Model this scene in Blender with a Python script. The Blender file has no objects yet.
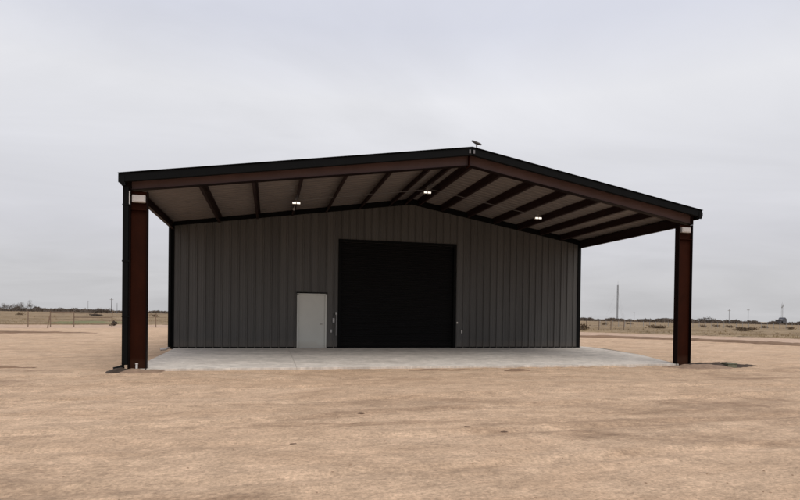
import bpy, math, random
import numpy as np
from mathutils import Vector, Matrix

# ------------------------------------------------------------------ camera
SC = bpy.context.scene
COL = SC.collection
F, PY, PX = 548.02, 322.16, 402.22           # focal length and principal point in 800x500 pixels
PITCH, ROLL, YAW = -0.0111, 0.0130, 0.2389
CAM = np.array([3.5421, -21.9898, 1.3136])
fw = np.array([math.sin(YAW)*math.cos(PITCH), math.cos(YAW)*math.cos(PITCH), math.sin(PITCH)])
r0 = np.array([math.cos(YAW), -math.sin(YAW), 0.0]); u0 = np.cross(r0, fw)
rt = r0*math.cos(ROLL)+u0*math.sin(ROLL); up = -r0*math.sin(ROLL)+u0*math.cos(ROLL)
cd = bpy.data.cameras.new('camera'); cam = bpy.data.objects.new('camera', cd); COL.objects.link(cam)
cam.matrix_world = Matrix(((rt[0], up[0], -fw[0], CAM[0]), (rt[1], up[1], -fw[1], CAM[1]), (rt[2], up[2], -fw[2], CAM[2]), (0, 0, 0, 1)))
cd.sensor_width = 36; cd.lens = F/800*36
cd.shift_x = (400-PX)/800; cd.shift_y = (PY-250)/800
cd.clip_start = 0.1; cd.clip_end = 20000
SC.camera = cam

# ------------------------------------------------------------------ light
SUN_EL, SUN_ROT = math.radians(56), math.radians(160)
W_ = bpy.data.worlds.new('World'); SC.world = W_; W_.use_nodes = True
nt = W_.node_tree; nt.nodes.clear()
N = nt.nodes.new; L = nt.links.new
wo = N('ShaderNodeOutputWorld'); bg = N('ShaderNodeBackground'); bg.inputs['Strength'].default_value = 0.1
sky = N('ShaderNodeTexSky'); sky.sky_type = 'NISHITA'; sky.sun_disc = False
sky.sun_elevation = SUN_EL; sky.sun_rotation = SUN_ROT; sky.air_density = 1.0; sky.dust_density = 2.0
tc = N('ShaderNodeTexCoord'); sep = N('ShaderNodeSeparateXYZ'); L(tc.outputs['Generated'], sep.inputs[0])
# overcast layer: direction projected on a flat cloud deck
mz = N('ShaderNodeMath'); mz.operation = 'MAXIMUM'; L(sep.outputs['Z'], mz.inputs[0]); mz.inputs[1].default_value = 0.0
az = N('ShaderNodeMath'); az.operation = 'ADD'; L(mz.outputs[0], az.inputs[0]); az.inputs[1].default_value = 0.16
dx = N('ShaderNodeMath'); dx.operation = 'DIVIDE'; L(sep.outputs['X'], dx.inputs[0]); L(az.outputs[0], dx.inputs[1])
dy = N('ShaderNodeMath'); dy.operation = 'DIVIDE'; L(sep.outputs['Y'], dy.inputs[0]); L(az.outputs[0], dy.inputs[1])
cv = N('ShaderNodeCombineXYZ'); L(dx.outputs[0], cv.inputs[0]); L(dy.outputs[0], cv.inputs[1])
mp = N('ShaderNodeMapping'); mp.inputs['Rotation'].default_value = (0, 0, 0.5); mp.inputs['Scale'].default_value = (0.80, 1.15, 1)
L(cv.outputs[0], mp.inputs[0])
no = N('ShaderNodeTexNoise'); no.inputs['Scale'].default_value = 1.0; no.inputs['Detail'].default_value = 7; no.inputs['Roughness'].default_value = 0.55
no.inputs['Distortion'].default_value = 0.6
L(mp.outputs[0], no.inputs[0])
rmp = N('ShaderNodeMapRange'); rmp.inputs[1].default_value = 0.32; rmp.inputs[2].default_value = 0.68; rmp.inputs[3].default_value = 0.925; rmp.inputs[4].default_value = 1.062
L(no.outputs[0], rmp.inputs[0])
grad = N('ShaderNodeValToRGB'); e = grad.color_ramp.elements   # the cloud deck: greyer low down, brightest midway up
e[0].position = 0.0; e[0].color = (0.530, 0.528, 0.542, 1)
e[1].position = 1.0; e[1].color = (0.66, 0.68, 0.79, 1)
for ps, c in ((0.06, (0.570, 0.566, 0.584, 1)), (0.14, (0.630, 0.628, 0.665, 1)), (0.25, (0.700, 0.702, 0.740, 1)), (0.36, (0.775, 0.778, 0.812, 1)), (0.46, (0.668, 0.684, 0.765, 1))):
    q = e.new(ps); q.color = c
L(mz.outputs[0], grad.inputs[0])
sc1 = N('ShaderNodeVectorMath'); sc1.operation = 'SCALE'; L(grad.outputs[0], sc1.inputs[0]); L(rmp.outputs[0], sc1.inputs['Scale'])
sc2 = N('ShaderNodeVectorMath'); sc2.operation = 'SCALE'; L(sc1.outputs[0], sc2.inputs[0]); sc2.inputs['Scale'].default_value = 10.6
mx = N('ShaderNodeMix'); mx.data_type = 'RGBA'; mx.inputs['Factor'].default_value = 0.96
L(sky.outputs[0], mx.inputs['A']); L(sc2.outputs[0], mx.inputs['B'])
L(mx.outputs['Result'], bg.inputs[0]); L(bg.outputs[0], wo.inputs[0])

sd = bpy.data.lights.new('sun', 'SUN'); so = bpy.data.objects.new('sun', sd); COL.objects.link(so)
sd.energy = 1.9; sd.angle = math.radians(45); sd.color = (1.0, 0.96, 0.90)
sv = Vector((math.sin(SUN_ROT)*math.cos(SUN_EL), math.cos(SUN_ROT)*math.cos(SUN_EL), math.sin(SUN_EL)))
so.rotation_euler = sv.to_track_quat('Z', 'Y').to_euler(); so.location = (0, 0, 40)

SC.render.engine = 'CYCLES'
SC.cycles.max_bounces = 8; SC.cycles.diffuse_bounces = 5
vs = SC.view_settings; vs.view_transform = 'Standard'; vs.look = 'None'; vs.exposure = 0.0; vs.gamma = 1.0; vs.use_curve_mapping = False

random.seed(7); RNG = np.random.default_rng(11)

# ------------------------------------------------------------------ helpers
def tag(o, label=None, cat=None, group=None, kind=None):
    if label: o['label'] = label
    if cat: o['category'] = cat
    if group: o['group'] = group
    if kind: o['kind'] = kind
    return o

class MB:
    """collects faces, then links them as one mesh object"""
    def __init__(s): s.v = []; s.f = []
    def add(s, vs_, fs):
        b = len(s.v); s.v += [tuple(x) for x in vs_]; s.f += [tuple(i+b for i in f) for f in fs]; return s
    def box(s, x0, x1, y0, y1, z0, z1):
        return s.add([(x, y, z) for z in (z0, z1) for y in (y0, y1) for x in (x0, x1)],
                     [(0, 2, 3, 1), (4, 5, 7, 6), (0, 1, 5, 4), (2, 6, 7, 3), (0, 4, 6, 2), (1, 3, 7, 5)])
    def prism(s, poly, a, b, axis='Y'):
        """poly in the other two axes, extruded from a to b"""
        n = len(poly)
        def P(q, t):
            return {'Y': (q[0], t, q[1]), 'X': (t, q[0], q[1]), 'Z': (q[0], q[1], t)}[axis]
        vs_ = [P(q, a) for q in poly]+[P(q, b) for q in poly]
        fs = [tuple(range(n))[::-1], tuple(range(n, 2*n))]+[(i, (i+1) % n, n+(i+1) % n, n+i) for i in range(n)]
        return s.add(vs_, fs)
    def tube(s, pts, rad, n=8, cap=True):
        pts = [Vector(p) for p in pts]; rs = rad if isinstance(rad, (list, tuple)) else [rad]*len(pts)
        rings = []
        for i, p in enumerate(pts):
            d = (pts[min(i+1, len(pts)-1)]-pts[max(i-1, 0)]).normalized()
            a = Vector((0, 0, 1)) if abs(d.z) < .9 else Vector((1, 0, 0))
            u = d.cross(a).normalized(); w = d.cross(u)
            rings.append([p+(u*math.cos(2*math.pi*k/n)+w*math.sin(2*math.pi*k/n))*rs[i] for k in range(n)])
        vs_ = [v for R_ in rings for v in R_]; fs = []
        for i in range(len(pts)-1):
            for k in range(n):
                fs.append((i*n+k, i*n+(k+1) % n, (i+1)*n+(k+1) % n, (i+1)*n+k))
        if cap: fs += [tuple(range(n))[::-1], tuple(range((len(pts)-1)*n, len(pts)*n))]
        return s.add(vs_, fs)
    def sheet(s, ring, h):
        """closed ring of 2D points given thickness h=(z0,z1)"""
        return s.prism(ring, h[0], h[1], 'Z')
    def build(s, name, mat, parent=None, bevel=0, smooth=False, fix=True):
        me = bpy.data.meshes.new(name); me.from_pydata(s.v, [], s.f); me.validate()
        if fix:
            import bmesh
            bm = bmesh.new(); bm.from_mesh(me); bmesh.ops.recalc_face_normals(bm, faces=bm.faces); bm.to_mesh(me); bm.free()
        me.materials.append(mat)
        if smooth: me.polygons.foreach_set('use_smooth', [True]*len(me.polygons))
        o = bpy.data.objects.new(name, me); COL.objects.link(o)
        if parent:
            o.parent = parent
            # meshes are modelled in world space: undo the parents' offset
            off = Vector((0, 0, 0)); q = parent
            while q: off += q.location; q = q.parent
            if parent.type == 'EMPTY' and parent.rotation_euler.z == 0:
                for v in me.vertices: v.co -= off
        if bevel:
            m = o.modifiers.new('bevel', 'BEVEL'); m.width = bevel; m.segments = 2; m.limit_method = 'ANGLE'; m.angle_limit = math.radians(50)
        return o

def empty(name, loc, label, cat, group=None):
    o = bpy.data.objects.new(name, None); COL.objects.link(o); o.location = loc; o.empty_display_size = .3
    return tag(o, label, cat, group)

def copy_tree(o, parent=None):
    c = o.copy(); COL.objects.link(c); c.parent = parent
    for ch in [q for q in bpy.data.objects if q.parent == o]: copy_tree(ch, c)
    return c

# value noise (numpy)
_P = RNG.random((512, 512))
def vnoise(x, y):
    xi = np.floor(x).astype(int); yi = np.floor(y).astype(int); fx = x-xi; fy = y-yi
    fx = fx*fx*(3-2*fx); fy = fy*fy*(3-2*fy)
    g = lambda a, b: _P[a % 512, b % 512]
    return (g(xi, yi)*(1-fx)+g(xi+1, yi)*fx)*(1-fy)+(g(xi, yi+1)*(1-fx)+g(xi+1, yi+1)*fx)*fy
def fbm(x, y, o=4):
    s = 0; a = .5; t = 0
    for i in range(o): s = s+a*(vnoise(x*2**i+17.3*i, y*2**i+5.1*i)-.5); t += a; a *= .5
    return s/t
def smooth(t): t = np.clip(t, 0, 1); return t*t*(3-2*t)

# ------------------------------------------------------------------ materials
def mat(name, col, rough=.6, metal=0.0, spec=.5, var=0.0, vscale=3.0, bump=0.0, bscale=20.0, stretch=(1, 1, 1), dust=None, rvar=0.0, sheet=0.0):
    """painted / plain surface with mottling, dust near the ground and fine bump"""
    m = bpy.data.materials.new(name); m.use_nodes = True; t = m.node_tree; b = t.nodes['Principled BSDF']
    b.inputs['Roughness'].default_value = rough; b.inputs['Metallic'].default_value = metal
    b.inputs['Specular IOR Level'].default_value = spec
    b.inputs['Base Color'].default_value = (*col, 1)
    n = t.nodes.new; l = t.links.new
    tc = n('ShaderNodeTexCoord'); mp = n('ShaderNodeMapping'); mp.inputs['Scale'].default_value = stretch
    l(tc.outputs['Object'], mp.inputs[0])
    out = None
    if var:
        no = n('ShaderNodeTexNoise'); no.inputs['Scale'].default_value = vscale; no.inputs['Detail'].default_value = 6; no.inputs['Roughness'].default_value = .65
        l(mp.outputs[0], no.inputs[0])
        mr = n('ShaderNodeMapRange'); mr.inputs[1].default_value = .3; mr.inputs[2].default_value = .7; mr.inputs[3].default_value = 1-var; mr.inputs[4].default_value = 1+var
        l(no.outputs[0], mr.inputs[0])
        vm = n('ShaderNodeVectorMath'); vm.operation = 'SCALE'; vm.inputs[0].default_value = col; l(mr.outputs[0], vm.inputs['Scale'])
        out = vm.outputs[0]
        if sheet:   # every rib-to-rib strip of sheeting has its own slight tone
            g_ = n('ShaderNodeNewGeometry'); s_ = n('ShaderNodeSeparateXYZ'); l(g_.outputs['Position'], s_.inputs[0])
            fl = n('ShaderNodeMath'); fl.operation = 'DIVIDE'; l(s_.outputs['X'], fl.inputs[0]); fl.inputs[1].default_value = .305
            f2 = n('ShaderNodeMath'); f2.operation = 'FLOOR'; l(fl.outputs[0], f2.inputs[0])
            wn = n('ShaderNodeTexWhiteNoise'); wn.noise_dimensions = '1D'; l(f2.outputs[0], wn.inputs['W'])
            m3 = n('ShaderNodeMapRange'); m3.inputs[3].default_value = 1-sheet; m3.inputs[4].default_value = 1+sheet; l(wn.outputs['Value'], m3.inputs[0])
            v3 = n('ShaderNodeVectorMath'); v3.operation = 'SCALE'; l(out, v3.inputs[0]); l(m3.outputs[0], v3.inputs['Scale']); out = v3.outputs[0]
        if rvar:
            m2 = n('ShaderNodeMapRange'); m2.inputs[1].default_value = .3; m2.inputs[2].default_value = .7; m2.inputs[3].default_value = rough-rvar; m2.inputs[4].default_value = rough+rvar
            l(no.outputs[0], m2.inputs[0]); l(m2.outputs[0], b.inputs['Roughness'])
    if dust:
        dc, h, amt = dust
        ge = n('ShaderNodeNewGeometry'); sp = n('ShaderNodeSeparateXYZ'); l(ge.outputs['Position'], sp.inputs[0])
        n2 = n('ShaderNodeTexNoise'); n2.inputs['Scale'].default_value = 2.5; n2.inputs['Detail'].default_value = 5; l(ge.outputs['Position'], n2.inputs[0])
        ad = n('ShaderNodeMath'); ad.operation = 'MULTIPLY_ADD'; l(n2.outputs[0], ad.inputs[0]); ad.inputs[1].default_value = -h; l(sp.outputs['Z'], ad.inputs[2])
        mr = n('ShaderNodeMapRange'); mr.interpolation_type = 'SMOOTHSTEP'; mr.inputs[1].default_value = -.3*h; mr.inputs[2].default_value = h*.6; mr.inputs[3].default_value = amt; mr.inputs[4].default_value = 0.0
        l(ad.outputs[0], mr.inputs[0])
        mi = n('ShaderNodeMix'); mi.data_type = 'RGBA'; l(mr.outputs[0], mi.inputs['Factor'])
        if out: l(out, mi.inputs['A'])
        else: mi.inputs['A'].default_value = (*col, 1)
        mi.inputs['B'].default_value = (*dc, 1); out = mi.outputs['Result']
    if out: l(out, b.inputs['Base Color'])
    if bump:
        nb = n('ShaderNodeTexNoise'); nb.inputs['Scale'].default_value = bscale; nb.inputs['Detail'].default_value = 5; l(mp.outputs[0], nb.inputs[0])
        bp = n('ShaderNodeBump'); bp.inputs['Strength'].default_value = bump; bp.inputs['Distance'].default_value = .02; l(nb.outputs[0], bp.inputs['Height']); l(bp.outputs[0], b.inputs['Normal'])
    return m

SAND = (.40, .265, .175)
M = {}
M['cladding'] = mat('charcoal_cladding', (.080, .078, .0745), .5, .0, .25, .10, 1.3, .05, 3.0, (1.5, 1.5, .35), dust=((.16, .13, .10), .4, .25), rvar=.08, sheet=.12)
M['black_trim'] = mat('black_trim', (.0035, .0037, .0038), .65, 0, .08, .15, 4, .03, 8)
M['deck'] = mat('roof_underside', (.158, .138, .128), .5, .0, .25, .10, .9, 0, 1, (1, 1, 1), rvar=.1)
M['primer'] = mat('red_oxide_primer', (.024, .0060, .0026), .65, 0, .05, .25, 2.2, .05, 12, (1, 1, .5), dust=((.10, .06, .04), .15, .15), rvar=.1)
M['flange'] = mat('flange_dark', (.009, .0045, .004), .6, 0, .06, .25, 2.2, .05, 12, (1, 1, .5), rvar=.1)  # flanges coloured darker than the webs of columns and rafters
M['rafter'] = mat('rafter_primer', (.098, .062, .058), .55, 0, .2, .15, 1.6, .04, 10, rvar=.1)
M['purlin'] = mat('purlin_primer', (.016, .007, .006), .6, 0, .2, .2, 2.0)
M['shutter'] = mat('black_shutter', (.0035, .0034, .0036), .6, 0, .12, .15, 2.0, dust=((.02, .016, .013), .3, .2))
M['door'] = mat('grey_door_paint', (.50, .51, .475), .45, 0, .5, .04, 1.5, .03, 6, dust=((.33, .27, .2), .3, .3))
M['steel'] = mat('brushed_steel', (.45, .44, .42), .35, .9, .5, .08, 20)
M['galv'] = mat('galvanised', (.34, .34, .34), .5, .6, .5, .12, 15)
M['white'] = mat('white_plastic', (.62, .60, .57), .45, 0, .5, .06, 8)
M['offwhite'] = mat('weathered_white_box', (.46, .43, .41), .5, 0, .3, .08, 8)
M['wood'] = mat('weathered_wood', (.19, .135, .095), .85, 0, .3, .3, 6, .3, 20, (1, 1, .2))
M['pole'] = mat('grey_pole', (.16, .16, .165), .8, 0, .3, .1, 3)
M['wire'] = mat('rusty_wire', (.16, .11, .08), .7, .3, .3)
M['bark'] = mat('grey_bark', (.12, .095, .075), .9, 0, .2, .25, 5)
M['twig'] = mat('dry_twigs', (.120, .098, .080), .9, 0, .15, .35, .35)
M['scrub'] = mat('dark_scrub', (.115, .092, .074), .9, 0, .15, .45, .08)
M['brush'] = mat('brown_brush', (.150, .105, .065), .9, 0, .15, .4, 1.2)
M['tuft'] = mat('dry_grass_blades', (.29, .215, .122), .9, 0, .2, .4, .12)
M['box_green'] = mat('pale_green_plastic', (.135, .135, .095), .8, 0, .2, .3, 12, .1, 30)
M['dark_soil'] = mat('dark_soil', (.060, .044, .034), .95, 0, .15, .45, 5, 1.0, 18)
M['loose_soil'] = mat('loose_soil', (.27, .185, .128), .95, 0, .15, .30, 4, 1.0, 22)
M['berm'] = mat('shaded_berm_soil', (.215, .140, .092), .95, 0, .15, .30, .8, .8, 6)  # darker than the yard: the ridges' shadow side is put into the colour
M['clod_dark'] = mat('dark_clod', (.13, .085, .06), .95, 0, .1, .4, 25, 1.0, 60)
M['clod'] = mat('dry_clods', (.32, .22, .145), .95, 0, .15, .35, 2.5)
M['shed'] = mat('shed_paint', (.085, .085, .095), .6, 0, .4, .1, 2)

def emit(name, col, s):
    m = bpy.data.materials.new(name); m.use_nodes = True; b = m.node_tree.nodes['Principled BSDF']
    b.inputs['Base Color'].default_value = (.8, .8, .8, 1); b.inputs['Emission Color'].default_value = (*col, 1); b.inputs['Emission Strength'].default_value = s
    return m
M['lens'] = emit('lit_lens', (1, .93, .82), 1.25)

def ground_mat(name, c0, c1, c2, wet, sx=(.22, .9), fine=1.0, bump=.5, wetamt=(.60, .74), gr=(.70, 1.24)):
    """dirt: broad patches, drawn-out grader and tyre streaks, grit"""
    m = bpy.data.materials.new(name); m.use_nodes = True; t = m.node_tree; b = t.nodes['Principled BSDF']; n = t.nodes.new; l = t.links.new
    b.inputs['Roughness'].default_value = .95; b.inputs['Specular IOR Level'].default_value = .15
    ge = n('ShaderNodeNewGeometry')
    def noise(scale, det, ro, st=(1, 1, 1), rot=0.0, dist=0.0):
        mp = n('ShaderNodeMapping'); mp.vector_type = 'POINT'; mp.inputs['Scale'].default_value = st; mp.inputs['Rotation'].default_value = (0, 0, rot)
        l(ge.outputs['Position'], mp.inputs[0])
        q = n('ShaderNodeTexNoise'); q.inputs['Scale'].default_value = scale; q.inputs['Detail'].default_value = det; q.inputs['Roughness'].default_value = ro; q.inputs['Distortion'].default_value = dist
        l(mp.outputs[0], q.inputs[0]); return q.outputs[0]
    def mr(s, a, b_, c, d):
        q = n('ShaderNodeMapRange'); q.inputs[1].default_value = a; q.inputs[2].default_value = b_; q.inputs[3].default_value = c; q.inputs[4].default_value = d; l(s, q.inputs[0]); return q.outputs[0]
    def mix(f, a, b_, mode='MIX'):
        q = n('ShaderNodeMix'); q.data_type = 'RGBA'; q.blend_type = mode
        if hasattr(f, 'type'): l(f, q.inputs['Factor'])
        else: q.inputs['Factor'].default_value = f
        for key, val in (('A', a), ('B', b_)):
            if hasattr(val, 'type'): l(val, q.inputs[key])
            else: q.inputs[key].default_value = (*val, 1)
        return q.outputs['Result']
    broad = noise(.16, 6, .6, rot=.3)
    streak = noise(1.0, 7, .62, (sx[0], sx[1], 1), rot=.21, dist=.8)
    streak2 = noise(1.0, 6, .6, (sx[0]*3.2, sx[1]*4.2, 1), rot=.12, dist=.5)
    mid = noise(2.3*fine, 6, .62)
    grit = noise(26*fine, 5, .75)
    c = mix(mr(broad, .36, .64, 0, 1), c0, c1)
    c = mix(mr(streak, .42, .68, 0, .85), c, c2)
    c = mix(mr(noise(.45, 7, .68, (.35, 1.1, 1), rot=.28, dist=1.2), wetamt[0], wetamt[1], 0, .75), c, wet)
    g1 = n('ShaderNodeVectorMath'); g1.operation = 'SCALE'; l(c, g1.inputs[0]); l(mr(streak2, .3, .7, .90, 1.12), g1.inputs['Scale'])
    g2 = n('ShaderNodeVectorMath'); g2.operation = 'SCALE'; l(g1.outputs[0], g2.inputs[0]); l(mr(mid, .3, .7, .84, 1.15), g2.inputs['Scale'])
    g3 = n('ShaderNodeVectorMath'); g3.operation = 'SCALE'; l(g2.outputs[0], g3.inputs[0]); l(mr(grit, .34, .66, gr[0], gr[1]), g3.inputs['Scale'])
    scr = noise(1.0, 5, .7, (sx[0]*11, sx[1]*10, 1), rot=.16, dist=1.6)
    g4 = n('ShaderNodeVectorMath'); g4.operation = 'SCALE'; l(g3.outputs[0], g4.inputs[0]); l(mr(scr, .36, .64, .84, 1.14), g4.inputs['Scale'])
    l(g4.outputs[0], b.inputs['Base Color'])
    a1 = n('ShaderNodeMath'); a1.operation = 'MULTIPLY_ADD'; l(streak2, a1.inputs[0]); a1.inputs[1].default_value = .7; l(mid, a1.inputs[2])
    a2 = n('ShaderNodeMath'); a2.operation = 'MULTIPLY_ADD'; l(grit, a2.inputs[0]); a2.inputs[1].default_value = 1.0; l(a1.outputs[0], a2.inputs[2])
    bp = n('ShaderNodeBump'); bp.inputs['Strength'].default_value = bump; bp.inputs['Distance'].default_value = .06; l(a2.outputs[0], bp.inputs['Height']); l(bp.outputs[0], b.inputs['Normal'])
    return m
M['dirt'] = ground_mat('graded_dirt', (.580, .413, .280), (.530, .371, .246), (.480, .325, .209), (.250, .160, .100), sx=(.40, .95), wetamt=(.545, .70), gr=(.72, 1.24))
M['road'] = ground_mat('dirt_road', (.52, .375, .275), (.47, .330, .238), (.42, .29, .205), (.30, .20, .14), fine=.6, bump=.3, wetamt=(.66, .8))
M['field'] = ground_mat('dry_field', (.335, .240, .140), (.230, .158, .086), (.385, .290, .185), (.115, .080, .048), sx=(.05, .12), fine=.35, bump=.8, wetamt=(.46, .62), gr=(.6, 1.3))
M['green'] = mat('green_patch', (.165, .160, .075), .95, 0, .2, .3, .6, .6, 6)

def concrete():
    m = ground_mat('concrete', (.60, .545, .475), (.57, .515, .45), (.545, .485, .42), (.42, .35, .28), sx=(.3, .5), bump=.03, wetamt=(.60, .85), gr=(.95, 1.05))
    return m
M['concrete'] = concrete()

# ------------------------------------------------------------------ terrain height
GZ = -.20
def terrain(x, y):
    x = np.asarray(x, float); y = np.asarray(y, float)
    lat = (x-CAM[0])*r0[0]+(y-CAM[1])*r0[1]; dep = (x-CAM[0])*fw[0]+(y-CAM[1])*fw[1]
    D = np.hypot(lat, dep)
    z = GZ-.0045*(lat-.15*dep)*smooth((D-55)/90)
    return z
def relief(x, y):
    D = np.hypot(x-CAM[0], y-CAM[1])
    a = .2; xr = x*math.cos(a)-y*math.sin(a); yr = x*math.sin(a)+y*math.cos(a)
    h = .040*fbm(xr*.16, yr*.30, 3)+.022*fbm(xr*.9+9, yr*1.6, 5)+.022*fbm(x*3.1, y*4.2, 4)
    h = h+.012*fbm(x*11, y*14, 3)*(D < 30)
    # dirt is drawn up against the back and sides of the slab
    ux = np.clip(np.maximum(-x-.1, x-18.3), 0, None); near = smooth(1-np.hypot(ux, np.clip(-3-y, 0, None))/3.)*(y < 20)
    h = h*(1-.6*near)+near*.055
    # under slab and building: keep low
    ins = (x > .1) & (x < 17.5) & (y > -6.2) & (y < 18)
    h = np.where(ins, -.12, h)
    # wheel ruts: pairs of shallow grooves wandering across the yard
    if np.ndim(x) and D.min() < 60:
        for (y0_, m_, A, lam, ph) in ((-9.6, .06, .5, 9, 1.), (-12.2, -.05, .8, 12, 2.), (-14.6, .10, .5, 8, .3), (-16.6, .02, .3, 6, 4.), (-11.0, .28, .6, 10, 5.), (14.0, -.22, 1.5, 20, 2.)):
            for off in (0, 1.5):
                q_ = y-(y0_+off+m_*x+A*np.sin(x/lam+ph)); wgt = smooth(.5+3*fbm(x*.12+ph, y*.12, 2))
                h = h+wgt*(-.034*np.exp(-(q_/.13)**2)+.018*np.exp(-((np.abs(q_)-.24)/.09)**2))*(~ins)
    return h*np.where(D > 60, .6, 1)

def np_mesh(name, co, faces, m, smooth_=True):
    me = bpy.data.meshes.new(name); nv = len(co); nf = len(faces)
    me.vertices.add(nv); me.vertices.foreach_set('co', np.asarray(co, np.float32).ravel())
    k = faces.shape[1]
    me.loops.add(nf*k); me.loops.foreach_set('vertex_index', faces.astype(np.int32).ravel())
    me.polygons.add(nf); me.polygons.foreach_set('loop_start', np.arange(0, nf*k, k, dtype=np.int32))
    me.update(calc_edges=True); me.validate()
    me.polygons.foreach_set('use_smooth', [smooth_]*len(me.polygons))
    me.materials.append(m); o = bpy.data.objects.new(name, me); COL.objects.link(o); return o

def grid_faces(nr, nc, wrap=False):
    i, j = np.meshgrid(np.arange(nr-1), np.arange(nc if wrap else nc-1), indexing='ij'); j2 = (j+1) % nc
    return np.stack([i*nc+j, i*nc+j2, (i+1)*nc+j2, (i+1)*nc+j], -1).reshape(-1, 4)

ang = np.concatenate([np.arange(-52, 52, .16), np.arange(52, 308, 2.0)])*math.pi/180+YAW    # bearing from +Y toward +X
rad = [0.6]
while rad[-1] < 9000: rad.append(rad[-1]*(1.012 if 3 < rad[-1] < 60 else 1.05))
rad = np.array(rad)
R_, A_ = np.meshgrid(rad, ang, indexing='ij')
gx = CAM[0]+R_*np.sin(A_); gy = CAM[1]+R_*np.cos(A_)
gz = terrain(gx, gy)+relief(gx, gy)
co = np.stack([gx, gy, gz], -1).reshape(-1, 3); fa = grid_faces(len(rad), len(ang), True)[:, ::-1]
c0 = len(co); co = np.vstack([co, [[CAM[0], CAM[1], GZ]]])
g = np_mesh('ground', co, fa, M['dirt']); tag(g, kind='structure')

def resample(pts, n):
    p = np.array(pts, float); s = np.r_[0, np.cumsum(np.hypot(*np.diff(p, axis=0).T))]; t = np.linspace(0, s[-1], n)
    return np.stack([np.interp(t, s, p[:, 0]), np.interp(t, s, p[:, 1])], -1)
EDGE = [(-150, -30), (-90, 25), (-50, 42), (-24.4, 45.2), (-17.4, 45.5), (-9.7, 51), (10, 46), (36.3, 31.1), (39.8, 26.6), (42.9, 22.4), (45.5, 18.4), (46.8, 14.4), (51, 0), (62, -30), (95, -70)]
NEAR = [(-130, -40), (-80, 12), (-40, 27), (-18.2, 30.3), (-7, 37.2), (8, 35), (29.6, 20.2), (33.5, 17.4), (36.9, 14.0), (38, 7.2), (41, -6), (50, -35), (80, -78)]
e_ = resample(EDGE, 1600); nn = fbm(e_[:, 0]*.25, e_[:, 1]*.25+3, 4); n2_ = fbm(e_[:, 0]*1.7, e_[:, 1]*1.7, 3)
dv = e_-CAM[:2]; dv /= np.hypot(*dv.T)[:, None]
e_ = e_+dv*((nn*4.5+n2_*1.4)[:, None])
ks = np.concatenate([np.linspace(0, 1, 2), np.geomspace(1.5, 9000, 60)])
fx_ = e_[:, 0][None]+dv[:, 0][None]*ks[:, None]; fy_ = e_[:, 1][None]+dv[:, 1][None]*ks[:, None]
fz_ = terrain(fx_, fy_)+.16*fbm(fx_*.12, fy_*.12, 3)*smooth(ks/6)[:, None]+.07-(.30*(ks == 0))[:, None]
fo = np_mesh('dry_grass_field', np.stack([fx_, fy_, fz_], -1).reshape(-1, 3), grid_faces(len(ks), 1600)[:, ::-1], M['field']); tag(fo, kind='structure')
# lighter dirt road between the yard and the field
n_ = resample(NEAR, 1600); e2 = resample(EDGE, 1600)
n_ = n_+(fbm(n_[:, 0]*.3, n_[:, 1]*.3+8, 4)*2.5)[:, None]*np.array([.3, .95])
ts = np.linspace(0, 1, 9)[:, None, None]; rd = n_[None]*(1-ts)+(e2+dv*5)[None]*ts
rz = terrain(rd[..., 0], rd[..., 1])+relief(rd[..., 0], rd[..., 1])+.012-.05*(ts[..., 0] == 0)
ro_ = np_mesh('dirt_road', np.stack([rd[..., 0], rd[..., 1], rz], -1).reshape(-1, 3), grid_faces(9, 1600)[:, ::-1], M['road']); tag(ro_, kind='structure')

def berm(pts, w, h, seed, name='soil_berm', m='berm'):
    c = resample(pts, 260); tg = np.gradient(c, axis=0); tg /= np.hypot(*tg.T)[:, None]; nm = np.stack([-tg[:, 1], tg[:, 0]], -1)
    u = np.linspace(-1, 1, 13); s_ = np.linspace(0, 1, 260)
    hh = (h*(.55+1.1*(fbm(s_*14+seed, s_*0+seed, 3)+.3)))*np.minimum(1, np.minimum(s_, 1-s_)*9)
    ww = w*(.8+1.2*fbm(s_*9+seed*2, s_*0, 3))
    P = c[None]+nm[None]*(u[:, None]*ww[None])[..., None]
    z = terrain(P[..., 0], P[..., 1])+relief(P[..., 0], P[..., 1])+(1-u**2)[:, None]**1.3*hh[None]+.015*fbm(P[..., 0]*5, P[..., 1]*5, 3)+.01-.05*(abs(u) == 1)[:, None]
    o = np_mesh(name, np.stack([P[..., 0], P[..., 1], z], -1).reshape(-1, 3), grid_faces(13, 260), M[m]); return tag(o, kind='structure')
berm([(23, 22.5), (30, 16.3), (33.6, 12.2), (34.6, 9.0), (35.3, 4.8), (37, -4)], .55, .16, 3)
berm([(-30, 17), (-15.0, 20.0), (-11, 21.5), (-8.5, 21.8)], .55, .12, 5)
berm([(-9, -4.8), (-5, -5.4), (-2.5, -5.5)], .25, .05, 6)

# green patch in the field on the left
gp = MB(); pts = []
for k in range(60):
    a = 2*math.pi*k/60; rr = 1+.18*math.sin(3*a+1)+.1*math.sin(7*a)
    pts.append((-19.0+5.2*rr*math.cos(a), 58.0+8.5*rr*math.sin(a)))
vv = [(x, y, float(terrain(x, y))-.05) for x, y in pts]; vi = [(-19.0+(x+19.0)*.9, 58.0+(y-58.0)*.9, float(terrain(x, y))+.125+.02*math.sin(i*1.7)) for i, (x, y) in enumerate(pts)]
gp.add(vv+vi, [tuple(range(60, 120))]+[(i, (i+1) % 60, 60+(i+1) % 60, 60+i) for i in range(60)])
tag(gp.build('green_grass', M['green'], fix=False), kind='structure')

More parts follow.
